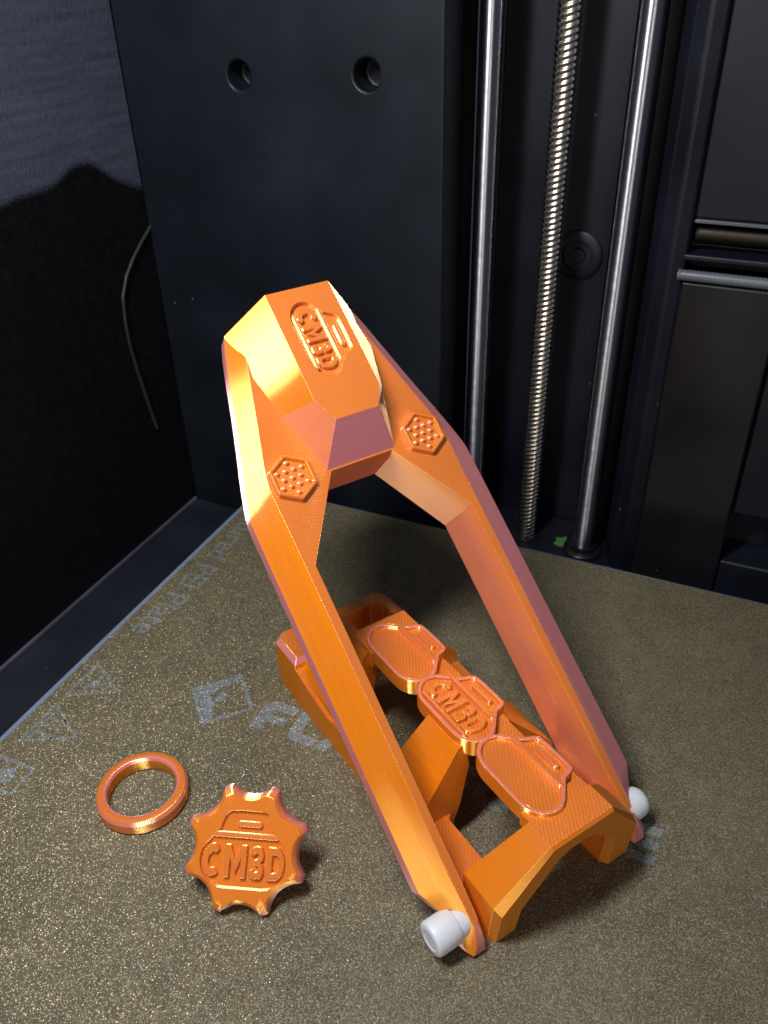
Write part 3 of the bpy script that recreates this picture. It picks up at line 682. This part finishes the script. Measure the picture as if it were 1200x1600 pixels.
# plates under the badges and the plateaus at both ends of the spine
b_.prism(ccw([(1.46, -0.2), (3.38, -0.2), (3.38, 0.9), (1.46, 0.9)]), 2.6, ZT - 0.012)
b_.prism(ccw([(1.47, 7.6), (3.37, 7.6), (3.37, 8.72), (1.47, 8.72)]), 2.45, ZT)
b_.prism(ccw([(1.9, 0.5), (3.2, 0.5), (3.2, 8.3), (1.9, 8.3)]), 2.62, ZT - 0.14)
bo = b_.obj('base', M_BASE, st); bevel(bo, 0.09, 3, 26)
# back block with its pocket
k_ = MB()
outl = ccw([(-0.12, 9.75), (4.70, 9.75), (4.70, 11.1), (4.35, 11.42), (0.25, 11.42), (-0.12, 11.1)])
topl = ccw([(-0.12, 9.75), (4.18, 9.75), (4.18, 11.12), (3.85, 11.40), (0.25, 11.41), (-0.12, 11.1)])
pk = ccw([(1.15, 9.95), (3.55, 9.95), (3.75, 10.1), (3.75, 10.5), (3.5, 10.78), (1.4, 10.78), (1.15, 10.5)])
ti = offset(topl, 0.15); k_.holed(ti, [pk], 1.85); k_.walls(pk, 0.5, 1.85, flip=True); k_.flat(pk, 0.5)
lo = k_.vs([(x, y, 0.0) for x, y in outl]); md = k_.vs([(x, y, 1.0) for x, y in outl]); tp = k_.vs([(x, y, 1.70) for x, y in topl]); ti_ = k_.vs([(x, y, 1.85) for x, y in ti])
for i in range(6):
    j = (i + 1) % 6; k_.face((lo[i], lo[j], md[j], md[i]), 0.0); k_.face((md[i], md[j], tp[j], tp[i]), 0.0); k_.face((tp[i], tp[j], ti_[j], ti_[i]), 0.9)
k_.face(lo[::-1])
kb = k_.obj('base_block', M_BASE, st); bevel(kb, 0.05, 2, 25)
# stray strings
m = MB(); m.tube([(3.35, 10.75, 1.82), (3.2, 10.5, 1.7), (3.1, 10.2, 1.45), (3.0, 9.8, 1.3)], 0.03, 6); m.obj('filament_string', M_KNOB, st, smooth=60)
m = MB(); m.tube([(1.5, 8.35, 2.45), (1.42, 8.2, 2.75), (1.38, 8.02, 2.7), (1.4, 7.95, 2.45)], 0.03, 6); m.obj('filament_string', M_KNOB, st, smooth=60)

def pad(cy, letters):
    su, sv, cx = 1.36, 1.16, 2.24
    ol = ccw([(cx + sv * v, cy - su * u) for u, v in BADGE]); il = offset(ol, 0.12)
    m = MB(); zt = 3.17 + (0.008 if letters else 0); zb = 2.62 + (0.004 if letters else 0); D = 0.105
    m.walls(ol, zb, zt, pink=0.0); m.holed(ol, [il], zt, 0.5); m.walls(il, zt - D, zt, flip=True, pink=0.2); m.flat(il, zt - D); m.face(m.vs([(x, y, zb) for x, y in ol])[::-1])
    o = m.obj('badge', M_BASE, st); bevel(o, 0.03, 2, 40)
    badge_inside(o, cx, cy, zt - D, su * 0.93, sv * 0.93, 0.14, letters=letters, lower=letters, matm=M_BASE)
pad(1.76, False); pad(4.44, True); pad(7.12, False)

# ------------------------------------------------------------------ ring
def ring():
    prof = [(1.00, 0.02), (0.98, 0.08), (0.98, 0.40), (1.02, 0.475), (1.08, 0.50), (1.18, 0.50), (1.25, 0.475), (1.315, 0.37), (1.315, 0.08), (1.28, 0.02), (1.2, 0.0), (1.06, 0.0)]
    pinks = [.0, .0, .6, .7, .1, .1, .5, .15, .4, .4, .4, .4]
    m = MB(); seg = 96; ids = []
    for k in range(seg):
        a = 2 * PI * k / seg; ids.append(m.vs([(r * math.cos(a), r * math.sin(a), z) for r, z in prof]))
    for k in range(seg):
        q = ids[(k + 1) % seg]; p = ids[k]
        for i in range(len(prof)):
            j = (i + 1) % len(prof); m.face((p[i], q[i], q[j], p[j]), pinks[i])
    o = m.obj('ring', M_KNOB, smooth=28); o.location = (-13.42, 11.56, 0.004); return o
tag(ring(), 'small plain orange ring lying flat left of the star knob', 'ring')

# ------------------------------------------------------------------ star knob
kn = Vector((0.251, -0.62, 0.744)).normalized()
ku = (Vector((1, 0, 0)) - kn * kn.x).normalized(); kv = kn.cross(ku)
kc = Vector((-9.19, 10.65, 1.15))
KM = Matrix((ku, kv, kn)).transposed().to_4x4(); KM.translation = kc
ke = empty('star_knob'); ke.matrix_world = KM
tag(ke, 'orange eight-lobed star knob with raised lettering, propped at a tilt', 'knob')
PHI = math.radians(125.84)
def star(R, r, n=192):
    rc = 0.74 * R / 1.72; D = r + rc; p = []
    for i in range(n):
        a = 2 * PI * i / n; d = ((a / (PI / 4)) % 1.0 - 0.5) * (PI / 4); q = rc * rc - (D * math.sin(d)) ** 2   # d = 0 in the middle of a scallop
        rr = R if q <= 0 else min(R, D * math.cos(d) - math.sqrt(q))
        k = 14.0; rr = -math.log(math.exp(-k * rr) + math.exp(-k * (R + 0.015))) / k                    # soften the corners of the lobes
        p.append((rr * math.cos(a + PHI), rr * math.sin(a + PHI)))
    return p
m = MB(); S = [(1.66, 1.30, -0.30), (1.72, 1.36, -0.22), (1.72, 1.36, 0.0), (1.67, 1.33, 0.13), (1.57, 1.28, 0.23), (1.46, 1.21, 0.285)]
rings = [[(x, y, z) for x, y in star(R, r)] for R, r, z in S]
kp = [0.3, 0.45, 0.8, 0.45, 0.05]
ids = m.loft(rings, cap1=False, wallpink=lambda k, i: kp[k])
tang = math.radians(-7.5)
# text direction in the knob's plane, from the picture: fitted to the lobes
def TR(u, v, s=1.0):
    a = TEXT_A; x, y = u * s, v * s; return (x * math.cos(a) - y * math.sin(a), x * math.sin(a) + y * math.cos(a) - 0.0)
TEXT_A = PHI - math.radians(112.5 + 0.0); KS = 1.1; KO = -0.21
bl = ccw([TR(u * KS, v * KS * 1.05 + KO) for u, v in BADGE])
m.holed(ccw([(x, y) for x, y in star(1.46, 1.21)]), [bl], 0.285, 0.0); m.walls(bl, 0.17, 0.285, flip=True, pink=0.35); m.flat(bl, 0.17)
me = m.mesh('knob_body'); kb2 = link('knob_body', me, M_KNOB, ke, smooth=32); bevel(kb2, 0.02, 2, 50)
m = MB()
for (u0, u1, v0, v1) in ((-0.80, 0.78, 0.42, 0.54), (-0.24, 0.36, 0.66, 0.79)):
    m.prism(ccw([TR(u * KS, v * KS * 1.05 + KO) for u, v in stadium(u0, u1, v0, v1)]), 0.15, 0.28, pink=0.3, pc1=0.2)
o = m.obj('badge_bars', M_KNOB, ke); bevel(o, 0.025, 2, 40)
p0 = TR(0, -0.07 * KS + KO)
word_letters(ke, M_KNOB, p0[0], p0[1], 0.15, 0.30, 2.12, 0.80, TEXT_A)
m = MB(); m.cyl((0, 0, -0.29), (0, 0, -1), [(0.5, -0.02), (0.5, 0.1), (0.36, 0.13), (0.36, 0.86), (0.32, 0.9)], 32); m.obj('stem', M_KNOB, ke, smooth=40)
